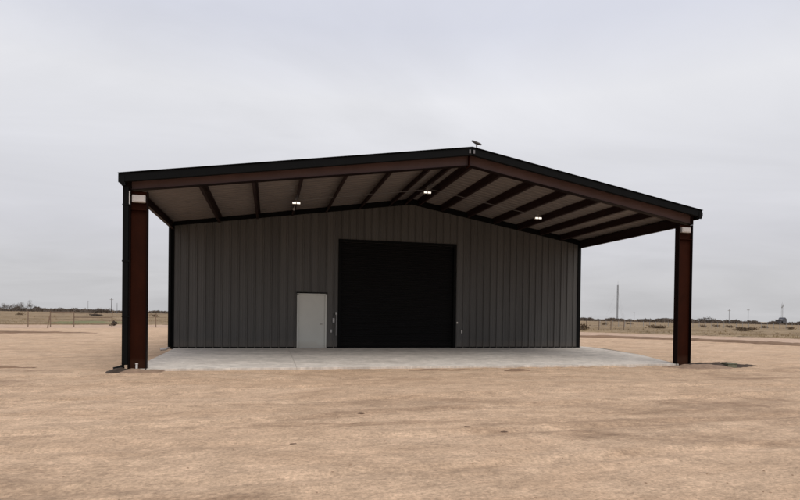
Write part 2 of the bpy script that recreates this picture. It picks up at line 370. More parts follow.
# ------------------------------------------------------------------ concrete slab
W = 17.05; XR = 9.22; ZE = 4.57; ZR = 5.915; DC = 6.75; BY = 18.0
def zw(x): return ZR-(ZR-ZE)*((XR-x)/XR if x < XR else (x-XR)/(W-XR))
def tap(x): return -.095*(1-max(0.0, min(1.0, x/XR)))-(.02*max(0.0, (x-XR)/(W-XR)) if x > XR else 0)      # the left slope is framed a little shallower at its eave
def deck_z(x): return zw(x)+.235+tap(x)
def slab_piece(m, ring):
    """ring of (x,y); top falls away gently to the front"""
    top = [(x, y, .0-.13*max(0, -y)/6.6+(-.03 if y > 0 else 0)) for x, y in ring]; n = len(ring)
    m.add(top+[(x, y, -.34) for x, y in ring], [tuple(range(n))]+[(i, (i+1) % n, n+(i+1) % n, n+i) for i in range(n)])
sl = MB(); G_ = .0025
xs_ = [0.12, 4.3, 8.5, 12.7, 16.6]; ys_ = [-6.72, -3.35, 0.0]
for i in range(4):
    for j in range(2):
        slab_piece(sl, [(xs_[i]+G_, ys_[j]+G_), (xs_[i+1]-G_, ys_[j]+G_), (xs_[i+1]-G_, ys_[j+1]-G_), (xs_[i]+G_, ys_[j+1]-G_)])
slab_piece(sl, [(16.6+G_, -6.60), (17.0, -5.3), (17.65, -3.36), (16.6+G_, -3.36)])
slab_piece(sl, [(16.6+G_, -3.34), (17.65, -3.34), (18.1, -.2), (18.25, .9), (18.1, 1.6), (17.3, 1.6), (17.3, -.007), (16.6+G_, -.007)])
sl.box(.0, W, .0, BY, -.34, -.012)
tag(sl.build('concrete_pavement', M['concrete'], bevel=.008), kind='structure')

# ------------------------------------------------------------------ the building
B = empty('metal_building', (W/2, 0, 0), 'dark charcoal metal building with an open gabled canopy on two red-brown steel columns', 'building')
OP = [(4.64, 5.76, 2.15), (6.31, 11.13, 4.26)]        # openings: entry door, roller door
def opening(x):
    for a, b, h in OP:
        if a <= x <= b: return h
    return 0.0
# ribbed front wall
def rib_profile(x0, x1):
    pts = []; x = x0
    while x < x1:
        for dx_, dy_ in ((0, 0), (.085, 0), (.095, -.006), (.115, -.006), (.125, 0), (.178, 0), (.188, -.006), (.208, -.006), (.218, 0), (.245, 0), (.258, -.038), (.282, -.038), (.305, 0)):
            if x+dx_ < x1: pts.append((x+dx_, dy_))
        x += .305
    pts.append((x1, 0)); return pts
def rib_wall(x0, x1):
    pr = rib_profile(x0, x1)
    xs = sorted(set([round(p_[0], 5) for p_ in pr]+[a for a, b, h in OP]+[b for a, b, h in OP]+[XR]))
    X_ = [p_[0] for p_ in pr]; Y_ = [p_[1] for p_ in pr]
    m = MB()
    for a, b in zip(xs[:-1], xs[1:]):
        if b-a < 1e-4: continue
        z0 = opening((a+b)/2); ya, yb = float(np.interp(a, X_, Y_)), float(np.interp(b, X_, Y_))
        m.add([(a, ya, z0), (b, yb, z0), (b, yb, zw(b)+.1), (a, ya, zw(a)+.1)], [(0, 1, 2, 3)])
    return m
rib_wall(0.0, W).build('wall', M['cladding'], B, fix=False)
# side and back walls
sw = MB()
for X0, sgn in ((0.0, -1), (W, 1)):
    y = .05
    pr = rib_profile(.06, BY)
    for (a, da), (b, db) in zip(pr[:-1], pr[1:]):
        sw.add([(X0-sgn*da, a, -.05), (X0-sgn*db, b, -.05), (X0-sgn*db, b, ZE+.1), (X0-sgn*da, a, ZE+.1)], [(0, 1, 2, 3)])
sw.build('wall', M['cladding'], B, fix=False)
MB().prism([(0, -.05), (W, -.05), (W, ZE+.1), (XR, ZR+.1), (0, ZE+.1)], BY, BY+.03).build('wall', M['cladding'], B)
# trims on the wall
for xa, xb in ((.09, OP[0][0]-.05), (OP[0][1]+.05, OP[1][0]-.08), (OP[1][1]+.08, W-.115)): MB().box(xa, xb, -.022, -.002, .0, .045).build('base_trim', M['black_trim'], B)
for a, b in ((-.035, .085), (W-.11, W+.035)):
    MB().box(a, b, -.045, .06, -.03, 4.66).build('corner_trim', M['black_trim'], B, bevel=.004)
MB().prism([(0.09, zw(.09)), (XR, zw(XR)), (W-.12, zw(W-.12)), (W-.12, deck_z(W-.12)-.012), (XR, deck_z(XR)-.012), (.09, deck_z(.09)-.012)], -.10, -.04).build('wall_rafter', M['black_trim'], B)

# roller door
rd_ = empty('x', (0, 0, 0), None, None); bpy.data.objects.remove(rd_)
a, b, h = OP[1]
q = MB(); z = .075; prof = []
while z < h:
    prof += [(.115, z), (.115, z+.012), (.098, z+.022), (.094, z+.042), (.098, z+.062), (.115, z+.072)]; z += .0735
prof = [(y_, z_) for y_, z_ in prof if z_ < h+.02]
for (ya, za), (yb, zb) in zip(prof[:-1], prof[1:]):
    q.add([(a+.02, ya, za), (b-.02, ya, za), (b-.02, yb, zb), (a+.02, yb, zb)], [(0, 1, 2, 3)])
rdoor = q.build('roller_door', M['shutter'], B, fix=False)
MB().box(a+.03, b-.03, .080, .125, -.004, .078).build('bottom_bar', M['black_trim'], rdoor, bevel=.004).location = -Vector(B.location)
for s_, (x0, x1) in enumerate(((a-.075, a+.035), (b-.035, b+.075))):
    MB().box(x0, x1, -.048, .11, .0, h+.002).build('door_guide', M['black_trim'], rdoor, bevel=.004).location = -Vector(B.location)
MB().box(a-.075, b+.075, -.052, .13, h+.004, h+.11).build('door_header', M['black_trim'], rdoor, bevel=.004).location = -Vector(B.location)

# entry door
a, b, h = OP[0]; nb = -Vector(B.location)
ed = MB().box(a+.045, b-.045, -.004, .040, .012, h-.045).build('entry_door', M['door'], B, bevel=.003)
fr = MB(); fr.box(a-.02, a+.042, -.050, .06, .0, h); fr.box(b-.042, b+.02, -.050, .06, .0, h); fr.box(a-.02, b+.02, -.050, .06, h+.001-.043, h+.012)
fo_ = fr.build('door_frame', M['door'], ed, bevel=.003); fo_.location = nb
MB().box(a-.05, b+.05, -.062, .0, h+.014, h+.06).build('drip_cap', M['black_trim'], ed).location = nb
hd = MB(); hx = b-.12
hd.tube([(hx, -.004, .96), (hx, -.016, .96)], .033, 16); hd.tube([(hx, -.016, .96), (hx, -.055, .96)], .010, 10); hd.tube([(hx+.008, -.055, .96), (hx-.12, -.057, .955)], .010, 10)
hd.build('door_handle', M['steel'], ed, smooth=False).location = nb
db = MB(); db.tube([(hx, -.004, 1.13), (hx, -.026, 1.13)], .030, 16); db.build('deadbolt', M['steel'], ed).location = nb
MB().box(a+.045, b-.045, -.075, .03, -.006, .016).build('threshold', M['galv'], ed).location = nb
for zz in (.25, 1.07, 1.88):
    MB().tube([(a+.044, -.014, zz-.05), (a+.044, -.014, zz+.05)], .009, 8).build('hinge', M['steel'], ed).location = nb

# small fittings beside the roller door
k = MB(); k.box(6.02, 6.10, -.075, -.034, 1.02, 1.20); k.build('keypad', M['galv'], B, bevel=.006)
k = MB(); k.tube([(6.165, -.05, .50), (6.165, -.05, 1.34)], .011, 8); k.box(6.13, 6.20, -.08, -.034, 1.34, 1.44); k.build('conduit', M['galv'], B)
k = MB(); k.box(5.93, 6.0, -.072, -.034, .62, .74); k.build('outlet_box', M['galv'], B, bevel=.006)
k = MB(); k.box(11.235, 11.295, -.09, -.053, 1.02, 1.10); k.build('latch', M['steel'], B, bevel=.006)
k = MB(); k.box(11.455, 11.505, -.085, -.034, .62, .76); k.build('outlet_box', M['white'], B, bevel=.006)

# roof deck: ribbed sheets, ribs running down the slope
def deck(xa, xb):
    m = MB(); y = -DC-.05; pr = []
    while y < BY+.1:
        for d_, h_ in ((0, 0), (.075, 0), (.10, .022), (.15, .022), (.175, 0)): pr.append((y+d_, h_))
        y += .305
    n = len(pr); za, zb = deck_z(xa), deck_z(xb)
    if xa < 0: za = deck_z(0)
    if xb > W: zb = deck_z(W)
    vs_ = [(xa, y_, za+h_) for y_, h_ in pr]+[(xb, y_, zb+h_) for y_, h_ in pr]+[(xa, y_, za+h_+.012) for y_, h_ in pr]+[(xb, y_, zb+h_+.012) for y_, h_ in pr]
    fs = []
    for i in range(n-1): fs += [(i, i+1, n+i+1, n+i), (2*n+i, 3*n+i, 3*n+i+1, 2*n+i+1)]
    return m.add(vs_, fs)
roofs = []
for xa, xb in ((-.02, XR), (XR, W+.02)): roofs.append(deck(xa, xb).build('roof_panel', M['deck'], B, fix=False))
MB().prism([(XR-.28, deck_z(XR-.28)+.052), (XR, deck_z(XR)+.060), (XR+.28, deck_z(XR+.28)+.052), (XR+.28, deck_z(XR+.28)+.062), (XR, deck_z(XR)+.095), (XR-.28, deck_z(XR-.28)+.062)], -DC-.07, BY+.1).build('ridge_cap', M['black_trim'], B)
# front fascia (rake trim), one per slope
for xa, xb in ((-.15, XR-.003), (XR+.003, W+.13)):
    def zt(x): x = min(max(x, 0), W); return zw(x)+tap(x)-.02
    MB().prism([(xa, zt(xa)+.112), (xb, zt(xb)+.112), (xb, zt(xb)+.330), (xa, zt(xa)+.330)], -DC-.22, -DC-.125).build('rake_trim', M['black_trim'], B, bevel=.012)
    MB().prism([(xa, zt(xa)+.333), (xb, zt(xb)+.333), (xb, zt(xb)+.347), (xa, zt(xa)+.347)], -DC-.25, -DC+.12).build('rake_flashing', M['black_trim'], B)
# gutters and eave struts
for xg, s_, dz in ((0.0, -1, -.10), (W, 1, -.02)):
    poly = [(xg, ZE+.04), (xg+s_*.09, ZE+.04), (xg+s_*.14, ZE+.16), (xg+s_*.14, ZE+.25), (xg+s_*.125, ZE+.25), (xg+s_*.125, ZE+.165), (xg+s_*.085, ZE+.055), (xg+s_*.012, ZE+.055), (xg+s_*.012, ZE+.26), (xg, ZE+.26)]
    poly = [(p_[0], p_[1]+dz) for p_ in poly]
    MB().prism(poly, -DC-.12, BY).build('gutter', M['black_trim'], B)
    MB().prism([(xg+s_*.0, ZE+.035+dz), (xg+s_*.08, ZE+.035+dz), (xg+s_*.13, ZE+.14+dz), (xg+s_*.13, ZE+.25+dz), (xg, ZE+.26+dz)], -DC-.235, -DC-.224).build('gutter_end_cap', M['black_trim'], B)
    e_s = MB(); t_ = .008; x1 = xg-s_*.012; x2 = xg-s_*.10
    lo, hi = -.14, .20+dz
    def rect(m, xa, xb, z0, z1): m.box(min(xa, xb), max(xa, xb), -DC+.005, -.06, z0, z1)
    rect(e_s, x1, x1-s_*t_, ZE+lo, ZE+hi); rect(e_s, x1-s_*t_, x2, ZE+lo, ZE+lo+t_); rect(e_s, x1-s_*t_, x2, ZE+hi-t_, ZE+hi)
    e_s.build('eave_strut', M['purlin'], B)
# purlins
PX_ = [1.73, 3.12, 4.44, 5.76, 7.10, 8.32, 8.98, 9.50, 10.48, 11.64, 12.83, 13.95, 15.0, 16.0]
for x in PX_:
    s_ = 1 if x < XR else -1; z1 = deck_z(x)-.010; z0 = z1-.205; t_ = .006; wf = .075
    sl_ = (ZR-ZE)/(XR if x < XR else (W-XR))*s_
    m = MB(); y0, y1 = -DC+.108, -.105
    def bar(xa, xb, za, zb):
        vs_ = [(xx, yy, zz+sl_*(xx-x)) for zz in (za, zb) for yy in (y0, y1) for xx in (xa, xb)]
        m.add(vs_, [(0, 2, 3, 1), (4, 5, 7, 6), (0, 1, 5, 4), (2, 6, 7, 3), (0, 4, 6, 2), (1, 3, 7, 5)])
    bar(x-t_/2, x+t_/2, z0, z1)
    bar(x+s_*t_/2, x+s_*wf, z1-t_, z1) if s_ > 0 else bar(x-wf, x-t_/2, z1-t_, z1)
    bar(x-wf, x-t_/2, z0, z0+t_) if s_ > 0 else bar(x+t_/2, x+wf, z0, z0+t_)
    if s_ > 0: bar(x-wf, x-wf+t_, z0+t_, z0+.025)
    else: bar(x+wf-t_, x+wf, z0+t_, z0+.025)
    m.build('purlin', M['purlin'], B)
# front rafters: I-sections
nb_ = -Vector(B.location)
for xa, xb in ((.10, XR-.012), (XR+.012, W-.06)):
    m = MB(); tf = .014
    def band(y0, y1, o0, o1, tt=0):
        ta, tb = tap(xa), tap(xb)
        m.prism([(xa, zw(xa)+o0+(ta if tt == 1 else 0)), (xb, zw(xb)+o0+(tb if tt == 1 else 0)), (xb, zw(xb)+o1+(tb if tt else 0)), (xa, zw(xa)+o1+(ta if tt else 0))], y0, y1)
    band(-DC, -DC+.20, .21-tf, .208, 1); band(-DC+.095, -DC+.105, -.150+tf, .21-tf, 2)
    # stiffener at each purlin line
    ra = m.build('rafter', M['rafter'], B)
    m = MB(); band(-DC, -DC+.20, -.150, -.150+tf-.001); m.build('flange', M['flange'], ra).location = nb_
sp = MB()
sp.box(XR-.0115, XR+.0115, -DC-.008, -DC+.205, ZR-.185, ZR+.20)
sp.build('ridge_splice', M['primer'], B)
# columns
for xa, xb, nm in ((.045, .485, 'L'), (W-.545, W-.02, 'R')):
    m = MB(); tf = .016; top = 4.44 if nm == 'L' else 4.44; y0, y1 = -DC, -DC+.20
    top = min(zw(max(xa, 0)), zw(min(xb, W)))-.152
    fl = .045 if nm == 'L' else .016
    tf = fl; m.box(xa+tf, xb-.016, -DC+.095, -DC+.105, -.18, top)
    m.box(xa+tf, xb-.016, y0+.012, -DC+.094, 3.94, 3.952)          # stiffener
    c_ = m.build('column', M['primer'], B, bevel=.003)
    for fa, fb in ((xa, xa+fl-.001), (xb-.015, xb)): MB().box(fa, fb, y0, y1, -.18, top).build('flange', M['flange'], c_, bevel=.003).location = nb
    MB().box(xa-.04, xb+.04, y0-.04, y1+.04, -.205, -.181).build('base_plate', M['primer'], c_).location = nb
# knee gusset under the rafter ends
# downspouts
ds = MB(); ds.box(-.070, .066, -DC-.10, -DC-.005, -.02, ZE-.06)
dso = ds.build('downspout', M['black_trim'], B, bevel=.012)
el = MB(); el.tube([(-.03, -DC-.05, .02), (-.05, -DC-.06, -.06), (-.12, -DC-.10, -.10), (-.24, -DC-.14, -.13)], [.062, .062, .06, .065], 12); el.build('downspout_elbow', M['black_trim'], dso, smooth=True).location = nb
MB().box(.068, .092, -DC-.06, -DC-.03, 4.05, 4.40).build('sky_gap_strip', M['white'], dso).location = nb  # pale strip added for the sliver of sky beside the column
for zz in (4.02, 2.6, 1.2): MB().box(-.078, .10, -DC-.108, -DC-.098, zz, zz+.035).build('downspout_strap', M['black_trim'], dso).location = nb
ds = MB(); ds.box(-.10, .0, -.155, -.055, .05, ZE-.06)
dso = ds.build('downspout', M['black_trim'], B, bevel=.012)
el = MB(); el.tube([(-.05, -.105, .08), (-.07, -.11, .02), (-.18, -.14, -.03), (-.34, -.20, -.045)], .045, 12); el.build('downspout_elbow', M['offwhite'], dso, smooth=True).location = nb
# lighting conduit across the purlins
cn = MB(); LY = -3.0
pts = [(4.35, LY+.1, zw(4.35)-.0), (XR-.3, LY+.1, zw(XR-.3)-.0), (XR, LY+.1, zw(XR)-.02), (XR+.3, LY+.1, zw(XR+.3)), (13.45, LY+.1, zw(13.45))]
cn.tube(pts, .009, 8); cn.build('conduit', M['pole'], B)
# white pipe stub at the left column foot
st = MB(); st.tube([(.27, -DC-.03, -.22), (.27, -DC-.03, .0)], .028, 12); st.tube([(.27, -DC-.03, -.005), (.27, -DC-.03, .02)], .036, 12)
tag(st.build('pipe_stub', M['white'], smooth=False), 'short white pipe stub standing at the foot of the left steel column', 'pipe')

# ------------------------------------------------------------------ lamps
def ceiling_lamp(x, y, z, label):
    t = empty('ceiling_light', (x, y, z), label, 'light', 'lights under the canopy')
    m = MB(); m.tube([(x, y, z+.02), (x, y, z-.07)], [.035, .05], 12); m.box(x-.07, x+.07, y-.05, y+.05, z-.10, z-.07); m.build('mount', M['galv'], t)
    for s_ in (-1, 1):
        h_ = MB(); cx = x+s_*.070; cz = z-.13
        h_.prism([(y-.045, cz+.025), (y+.075, cz+.05), (y+.085, cz-.03), (y-.045, cz-.040)], cx-.062, cx+.062, 'X')
        hh = h_.build('lamp_head', M['white'], t, bevel=.008)
        l_ = MB(); l_.box(cx-.056, cx+.056, y-.060, y-.046, cz-.034, cz+.020)
        lo_ = l_.build('lens', M['lens'], hh, bevel=.004); lo_.location = -Vector(t.location)
    return t
l1 = ceiling_lamp(4.41, LY, zw(4.41)+.02, 'lit twin-headed canopy light nearest the left column, with a sensor hanging below it')
k = MB(); k.tube([(4.37, LY, zw(4.41)-.20), (4.33, LY-.01, zw(4.41)-.30)], .012, 8); k.tube([(4.33, LY-.01, zw(4.41)-.29), (4.325, LY-.01, zw(4.41)-.36)], .035, 10)
k.build('sensor', M['galv'], l1)
ceiling_lamp(9.03, LY, zw(9.09)-.0, 'lit twin-headed canopy light at the ridge, middle one of the three')
ceiling_lamp(13.40, LY, zw(13.40)+.02, 'lit twin-headed canopy light on the right-hand roof slope')
for (x0, x1, z0, z1, lb) in ((.125, .445, 4.13, 4.32, 'pale rectangular light box at the top of the left steel column'), (W-.45, W-.12, 4.16, 4.33, 'pale rectangular light box at the top of the right steel column')):
    t = empty('light_box', ((x0+x1)/2, -DC+.05, z0), lb, 'light', 'light boxes on the columns')
    MB().box(x0, x1, -DC-.02, -DC+.09, z0, z1).build('housing', M['offwhite'], t, bevel=.015)
    MB().box(x0+.03, x1-.03, -DC-.026, -DC-.021, z0+.03, z1-.03).build('diffuser', M['offwhite'], t, bevel=.004)

# ------------------------------------------------------------------ dish on the ridge
dx0, dy0, dz0 = XR+.22, -DC-.02, deck_z(XR+.28)+.05
t = empty('satellite_dish', (dx0, dy0, dz0), 'small dark flat dish tilted on a short mast at the roof ridge', 'antenna')
MB().tube([(dx0, dy0, dz0), (dx0-.01, dy0, dz0+.25)], .022, 10).build('mast', M['galv'], t, smooth=False)
d = MB(); n = 20
ax = Vector((.30, -.25, .90)).normalized(); ux = Vector((1, 0, -.33)).normalized(); ux = (ux-ax*ux.dot(ax)).normalized(); uy = ax.cross(ux)
c_ = Vector((dx0-.01, dy0, dz0+.285))
rings = []
for rr, dd in ((.0, 0), (.09, .002), (.135, .010), (.140, .016)): rings.append([c_+(ux*math.cos(2*math.pi*k_/n)*rr*1.15+uy*math.sin(2*math.pi*k_/n)*rr)+ax*dd for k_ in range(n)])
bot = [c_+(ux*math.cos(2*math.pi*k_/n)*.140*1.15+uy*math.sin(2*math.pi*k_/n)*.140)-ax*.012 for k_ in range(n)]; bot2 = [c_+(ux*math.cos(2*math.pi*k_/n)*.06+uy*math.sin(2*math.pi*k_/n)*.06)-ax*.035 for k_ in range(n)]
allr = [bot2, bot]+rings[::-1][:3]; vs_ = [v for R2 in allr for v in R2]; fs = []
for i in range(len(allr)-1):
    for k_ in range(n): fs.append((i*n+k_, i*n+(k_+1) % n, (i+1)*n+(k_+1) % n, (i+1)*n+k_))
fs += [tuple(range(n))[::-1], tuple(range((len(allr)-1)*n, len(allr)*n))]
d.add(vs_, fs).build('dish', M['pole'], t)
for bx_ in (XR-.07, XR+.06): MB().box(bx_-.022, bx_+.022, -DC-.24, -DC-.2205, deck_z(XR)-.10, deck_z(XR)+.0).build('mounting_bracket', M['pole'], t)

# ------------------------------------------------------------------ soil and box at the column feet
def heap(name, cx, cy, lx, ly, h, m, seed, ang_=0.0, n=46):
    u = np.linspace(-1, 1, n); U, V = np.meshgrid(u, u, indexing='ij'); rr = np.hypot(U, V)
    ca, sa = math.cos(ang_), math.sin(ang_); X = cx+U*lx*ca-V*ly*sa; Y = cy+U*lx*sa+V*ly*ca
    edge = rr*(1+.5*fbm(U*2.2+seed, V*2.2+seed, 3))
    z = terrain(X, Y)+relief(X, Y)+h*smooth(1.15-edge)*(.6+1.1*(fbm(X*4+seed, Y*4, 4)+.35))-.05*smooth((edge-.72)/.2)+.01*fbm(X*16, Y*16, 2)
    return np_mesh(name, np.stack([X, Y, z], -1).reshape(-1, 3), grid_faces(n, n), M[m])
tag(heap('dark_soil', 17.75, -7.0, 1.25, .62, .14, 'dark_soil', 1, -.12), kind='structure')
tag(heap('dark_soil', 18.65, -7.15, .65, .25, .05, 'dark_soil', 8, -.1), kind='structure')
tag(heap('loose_soil', 17.0, -7.25, 1.5, .7, .09, 'loose_soil', 2, .0), kind='structure')
tag(heap('loose_soil', .35, -6.95, .75, .40, .07, 'loose_soil', 4, .0), kind='structure')
tag(heap('dark_soil', -.12, -7.02, .34, .28, .09, 'dark_soil', 5, .0), kind='structure')
tag(heap('dark_soil', 8.3, -7.35, 1.3, .12, .035, 'berm', 6, .0), kind='structure')
tag(heap('loose_soil', 10.4, -7.7, .55, .18, .05, 'berm', 7, .1), kind='structure')
tag(heap('loose_soil', 16.6, -5.0, .9, 1.8, .02, 'loose_soil', 9, -.2), kind='structure')
t = empty('utility_box', (17.93, -7.32, -.2), 'pale green rectangular utility box with flat lid in dark soil by the right column', 'utility box')
ub = MB().box(17.76, 18.10, -7.52, -7.14, -.24, -.085).build('box_body', M['box_green'], t, bevel=.012)
MB().box(17.745, 18.115, -7.535, -7.125, -.083, -.058).build('lid', M['box_green'], t, bevel=.008)

# ------------------------------------------------------------------ loose clods on the yard
def clods(n_, rmin, rmax, s0, s1):
    ico = np.array([(0, 0, 1), (.89, 0, .45), (.28, .85, .45), (-.72, .53, .45), (-.72, -.53, .45), (.28, -.85, .45), (.72, .53, -.45), (-.28, .85, -.45), (-.89, 0, -.45), (-.28, -.85, -.45), (.72, -.53, -.45), (0, 0, -1)])
    fi = np.array([(0, 1, 2), (0, 2, 3), (0, 3, 4), (0, 4, 5), (0, 5, 1), (1, 6, 2), (2, 7, 3), (3, 8, 4), (4, 9, 5), (5, 10, 1), (2, 6, 7), (3, 7, 8), (4, 8, 9), (5, 9, 10), (1, 10, 6), (6, 11, 7), (7, 11, 8), (8, 11, 9), (9, 11, 10), (10, 11, 6)])
    r = np.exp(RNG.uniform(math.log(rmin), math.log(rmax), n_)); a = RNG.uniform(-.75, .75, n_)+YAW
    x = CAM[0]+r*np.sin(a); y = CAM[1]+r*np.cos(a)
    dens = fbm(x*.35+4, y*.9, 3); keep = ((dens > RNG.uniform(-.25, .3, n_)) & ~((x > -.3) & (x < 17.6) & (y > -6.75) & (y < 20)))
    x, y = x[keep], y[keep]; m_ = len(x); s = s0+(s1-s0)*RNG.random(m_)**7
    z = terrain(x, y)+relief(x, y)+s*.12
    d_ = ico[None]*(1+RNG.uniform(-.3, .3, (m_, 12, 1)))*np.stack([s*RNG.uniform(.8, 1.7, m_), s*RNG.uniform(.8, 1.3, m_), s*RNG.uniform(.4, .75, m_)], -1)[:, None]
    co_ = d_+np.stack([x, y, z], -1)[:, None]
    return co_.reshape(-1, 3), (fi[None]+(np.arange(m_)*12)[:, None, None]).reshape(-1, 3)
c_, f_ = clods(4500, 3.2, 30, .003, .012)
tag(np_mesh('dirt_clods', c_, f_, M['clod'], False), 'small dry clods and grit scattered over the graded dirt yard', 'dirt clods', kind='stuff')

def lump(px_, py_, w_, label):
    d_ = fw+(px_-PX)/F*rt-(py_-PY)/F*up; q_ = CAM+d_*((GZ-CAM[2])/d_[2]); x, y = float(q_[0]), float(q_[1]); z = float(terrain(x, y)+relief(np.array([x]), np.array([y]))[0])
    k_ = MB(); n_ = 11; rs_ = [(w_*(.8+.4*random.random()), w_*.5*(.7+.6*random.random())) for _ in range(n_)]
    lo_ = [(x+rs_[i][0]*math.cos(6.283*i/n_), y+rs_[i][1]*math.sin(6.283*i/n_), z-.02) for i in range(n_)]
    mi_ = [(x+.8*rs_[i][0]*math.cos(6.283*i/n_), y+.8*rs_[i][1]*math.sin(6.283*i/n_), z+w_*random.uniform(.05, .18)) for i in range(n_)]
    k_.add(lo_+mi_+[(x, y, z+w_*.20)], [tuple(range(n_))[::-1]]+[(i, (i+1) % n_, n_+(i+1) % n_, n_+i) for i in range(n_)]+[(n_+i, n_+(i+1) % n_, 2*n_) for i in range(n_)])
    tag(k_.build('dirt_clod', M['clod_dark']), label, 'dirt clod', 'dark dirt clods on the yard')
lump(293, 444, .050, 'dark clod on the dirt below the grey entry door, nearest the camera')
lump(361, 413, .065, 'dark clod on the dirt in front of the left side of the roller door')
lump(467, 428, .055, 'dark clod on the dirt below the roller door\'s right edge')
lump(504, 430, .060, 'dark clod on the dirt furthest right of the four dark clods')

# ------------------------------------------------------------------ grass on the field
def tufts(n_, dmin, dmax, h0, h1, name, m, label, cat):
    idx = RNG.integers(40, 1560, n_); d0 = np.exp(RNG.uniform(math.log(1.0), math.log(dmax), n_))-1+dmin
    x = e_[idx, 0]+dv[idx, 0]*d0+RNG.uniform(-.6, .6, n_); y = e_[idx, 1]+dv[idx, 1]*d0+RNG.uniform(-.6, .6, n_)
    keep = fbm(x*.10+2, y*.10, 4) > RNG.uniform(-.3, .22, n_); x, y, d0 = x[keep], y[keep], d0[keep]; k_ = len(x)
    z = terrain(x, y)+.0; nb_ = 7; h = (h0+(h1-h0)*RNG.random(k_)**2)*smooth(.35+d0/6)
    a = RNG.uniform(0, 6.28, (k_, nb_)); ln = RNG.uniform(.1, .55, (k_, nb_)); hh = h[:, None]*RNG.uniform(.6, 1.1, (k_, nb_)); wd = h[:, None]*.10*RNG.uniform(.7, 1.5, (k_, nb_))
    bx = x[:, None]+RNG.normal(0, .12, (k_, nb_)); by = y[:, None]+RNG.normal(0, .12, (k_, nb_)); bz = z[:, None]+0*bx
    A = np.stack([bx-wd*np.sin(a), by+wd*np.cos(a), bz], -1); Bb = np.stack([bx+wd*np.sin(a), by-wd*np.cos(a), bz], -1)
    T = np.stack([bx+hh*ln*np.cos(a), by+hh*ln*np.sin(a), bz+hh], -1)
    co_ = np.stack([A, Bb, T], 2).reshape(-1, 3)
    o = np_mesh(name, co_, np.arange(len(co_)).reshape(-1, 3), M[m], False); return tag(o, label, cat, kind='stuff')
tufts(30000, 0, 130, .10, .34, 'dry_grass', 'tuft', 'dry tan grass tufts covering the field beyond the dirt road', 'grass')

# ------------------------------------------------------------------ background placing
def at(px, D):
    """world x,y at distance D along the bearing of column px of the photograph"""
    a_ = (px-PX)/F; d_ = fw[:2]+a_*r0[:2]; d_ = d_/np.linalg.norm(d_); return float(CAM[0]+d_[0]*D), float(CAM[1]+d_[1]*D)
def gz_(x, y): return float(terrain(x, y))

def shard_cloud(n_, c, rx, ry, rz, size, lumps=6, up_=.3):
    """leaf-sized triangles clumped through a crown volume"""
    lc = RNG.normal(0, .42, (lumps, 3)); k_ = RNG.integers(0, lumps, n_)
    p_ = lc[k_]+RNG.normal(0, .27, (n_, 3)); p_ = p_*np.array([rx, ry, rz])+np.array(c)
    t1 = RNG.normal(0, 1, (n_, 3)); t1 /= np.linalg.norm(t1, axis=1)[:, None]; t2 = RNG.normal(0, 1, (n_, 3)); t2 -= t1*(t1*t2).sum(1)[:, None]; t2 /= np.linalg.norm(t2, axis=1)[:, None]
    s = size*RNG.uniform(.5, 1.4, n_)[:, None]
    return np.stack([p_-t1*s*.5, p_+t1*s*.5, p_+t2*s*.9], 1).reshape(-1, 3)
def tree(px, D, h, w, label, group, m='twig', size=.28, n_=500, name='bare_tree'):
    x, y = at(px, D); z = gz_(x, y); t = empty(name, (x, y, z), label, 'tree' if 'tree' in name else 'shrub', group)
    tk = MB(); tk.tube([(x, y, z-.2), (x+.1, y, z+h*.25), (x-.05, y+.05, z+h*.55)], [.16, .12, .06], 7)
    for k_ in range(5):
        a = k_*1.3+px; tk.tube([(x, y, z+h*(.18+.07*k_)), (x+math.cos(a)*w*.3, y+math.sin(a)*w*.3, z+h*(.5+.08*k_))], [.07, .02], 5)
    tk.build('trunk', M['bark'], t)
    v = shard_cloud(n_, (x, y, z+h*.58), w*.5, w*.5, h*.42, size); v[:, 2] = np.maximum(v[:, 2], z+.05)
    o = np_mesh('crown', v-np.array([x, y, z]), np.arange(len(v)).reshape(-1, 3), M[m], False); o.parent = t
    return t
where = ['first from the left edge', 'second from the left edge', 'third from the left edge', 'fourth from the left edge', 'fifth from the left edge', 'third from the row\'s right end', 'second from the row\'s right end', 'at the row\'s right end']
for i, (px, h, w) in enumerate(((1, 4.6, 5), (5.5, 5.2, 5.5), (10, 4.8, 5), (14.5, 6.0, 6), (19, 6.6, 6), (23, 5.6, 5.5), (27, 6.2, 5), (30.5, 6.9, 5))):
    tree(px, 470+7*(i % 3), h, w, 'grey bare tree on the horizon, '+where[i], 'bare trees on the left horizon')
for i, (px, h, w, lb) in enumerate(((95.5, 2.2, 6, 'left'), (101, 2.6, 7, 'middle'), (107, 2.3, 7, 'right'))):
    tree(px, 330, h, w, 'dark rounded scrub tree on the horizon, %s one of the clump left of the column' % lb, 'scrub clump left of the column', 'scrub', .3, 700, 'scrub_tree')
for i, (px, h, w, lb) in enumerate(((701.5, 3.0, 6, 'dark scrub tree on the horizon just right of the right column'), (707.5, 3.6, 7, 'taller dark scrub tree beside the one just right of the right column'), (712.5, 2.8, 6, 'low dark scrub tree, last of the clump right of the right column'))):
    tree(px, 420, h, w, lb, 'scrub clump right of the column', 'scrub', .35, 700, 'scrub_tree')
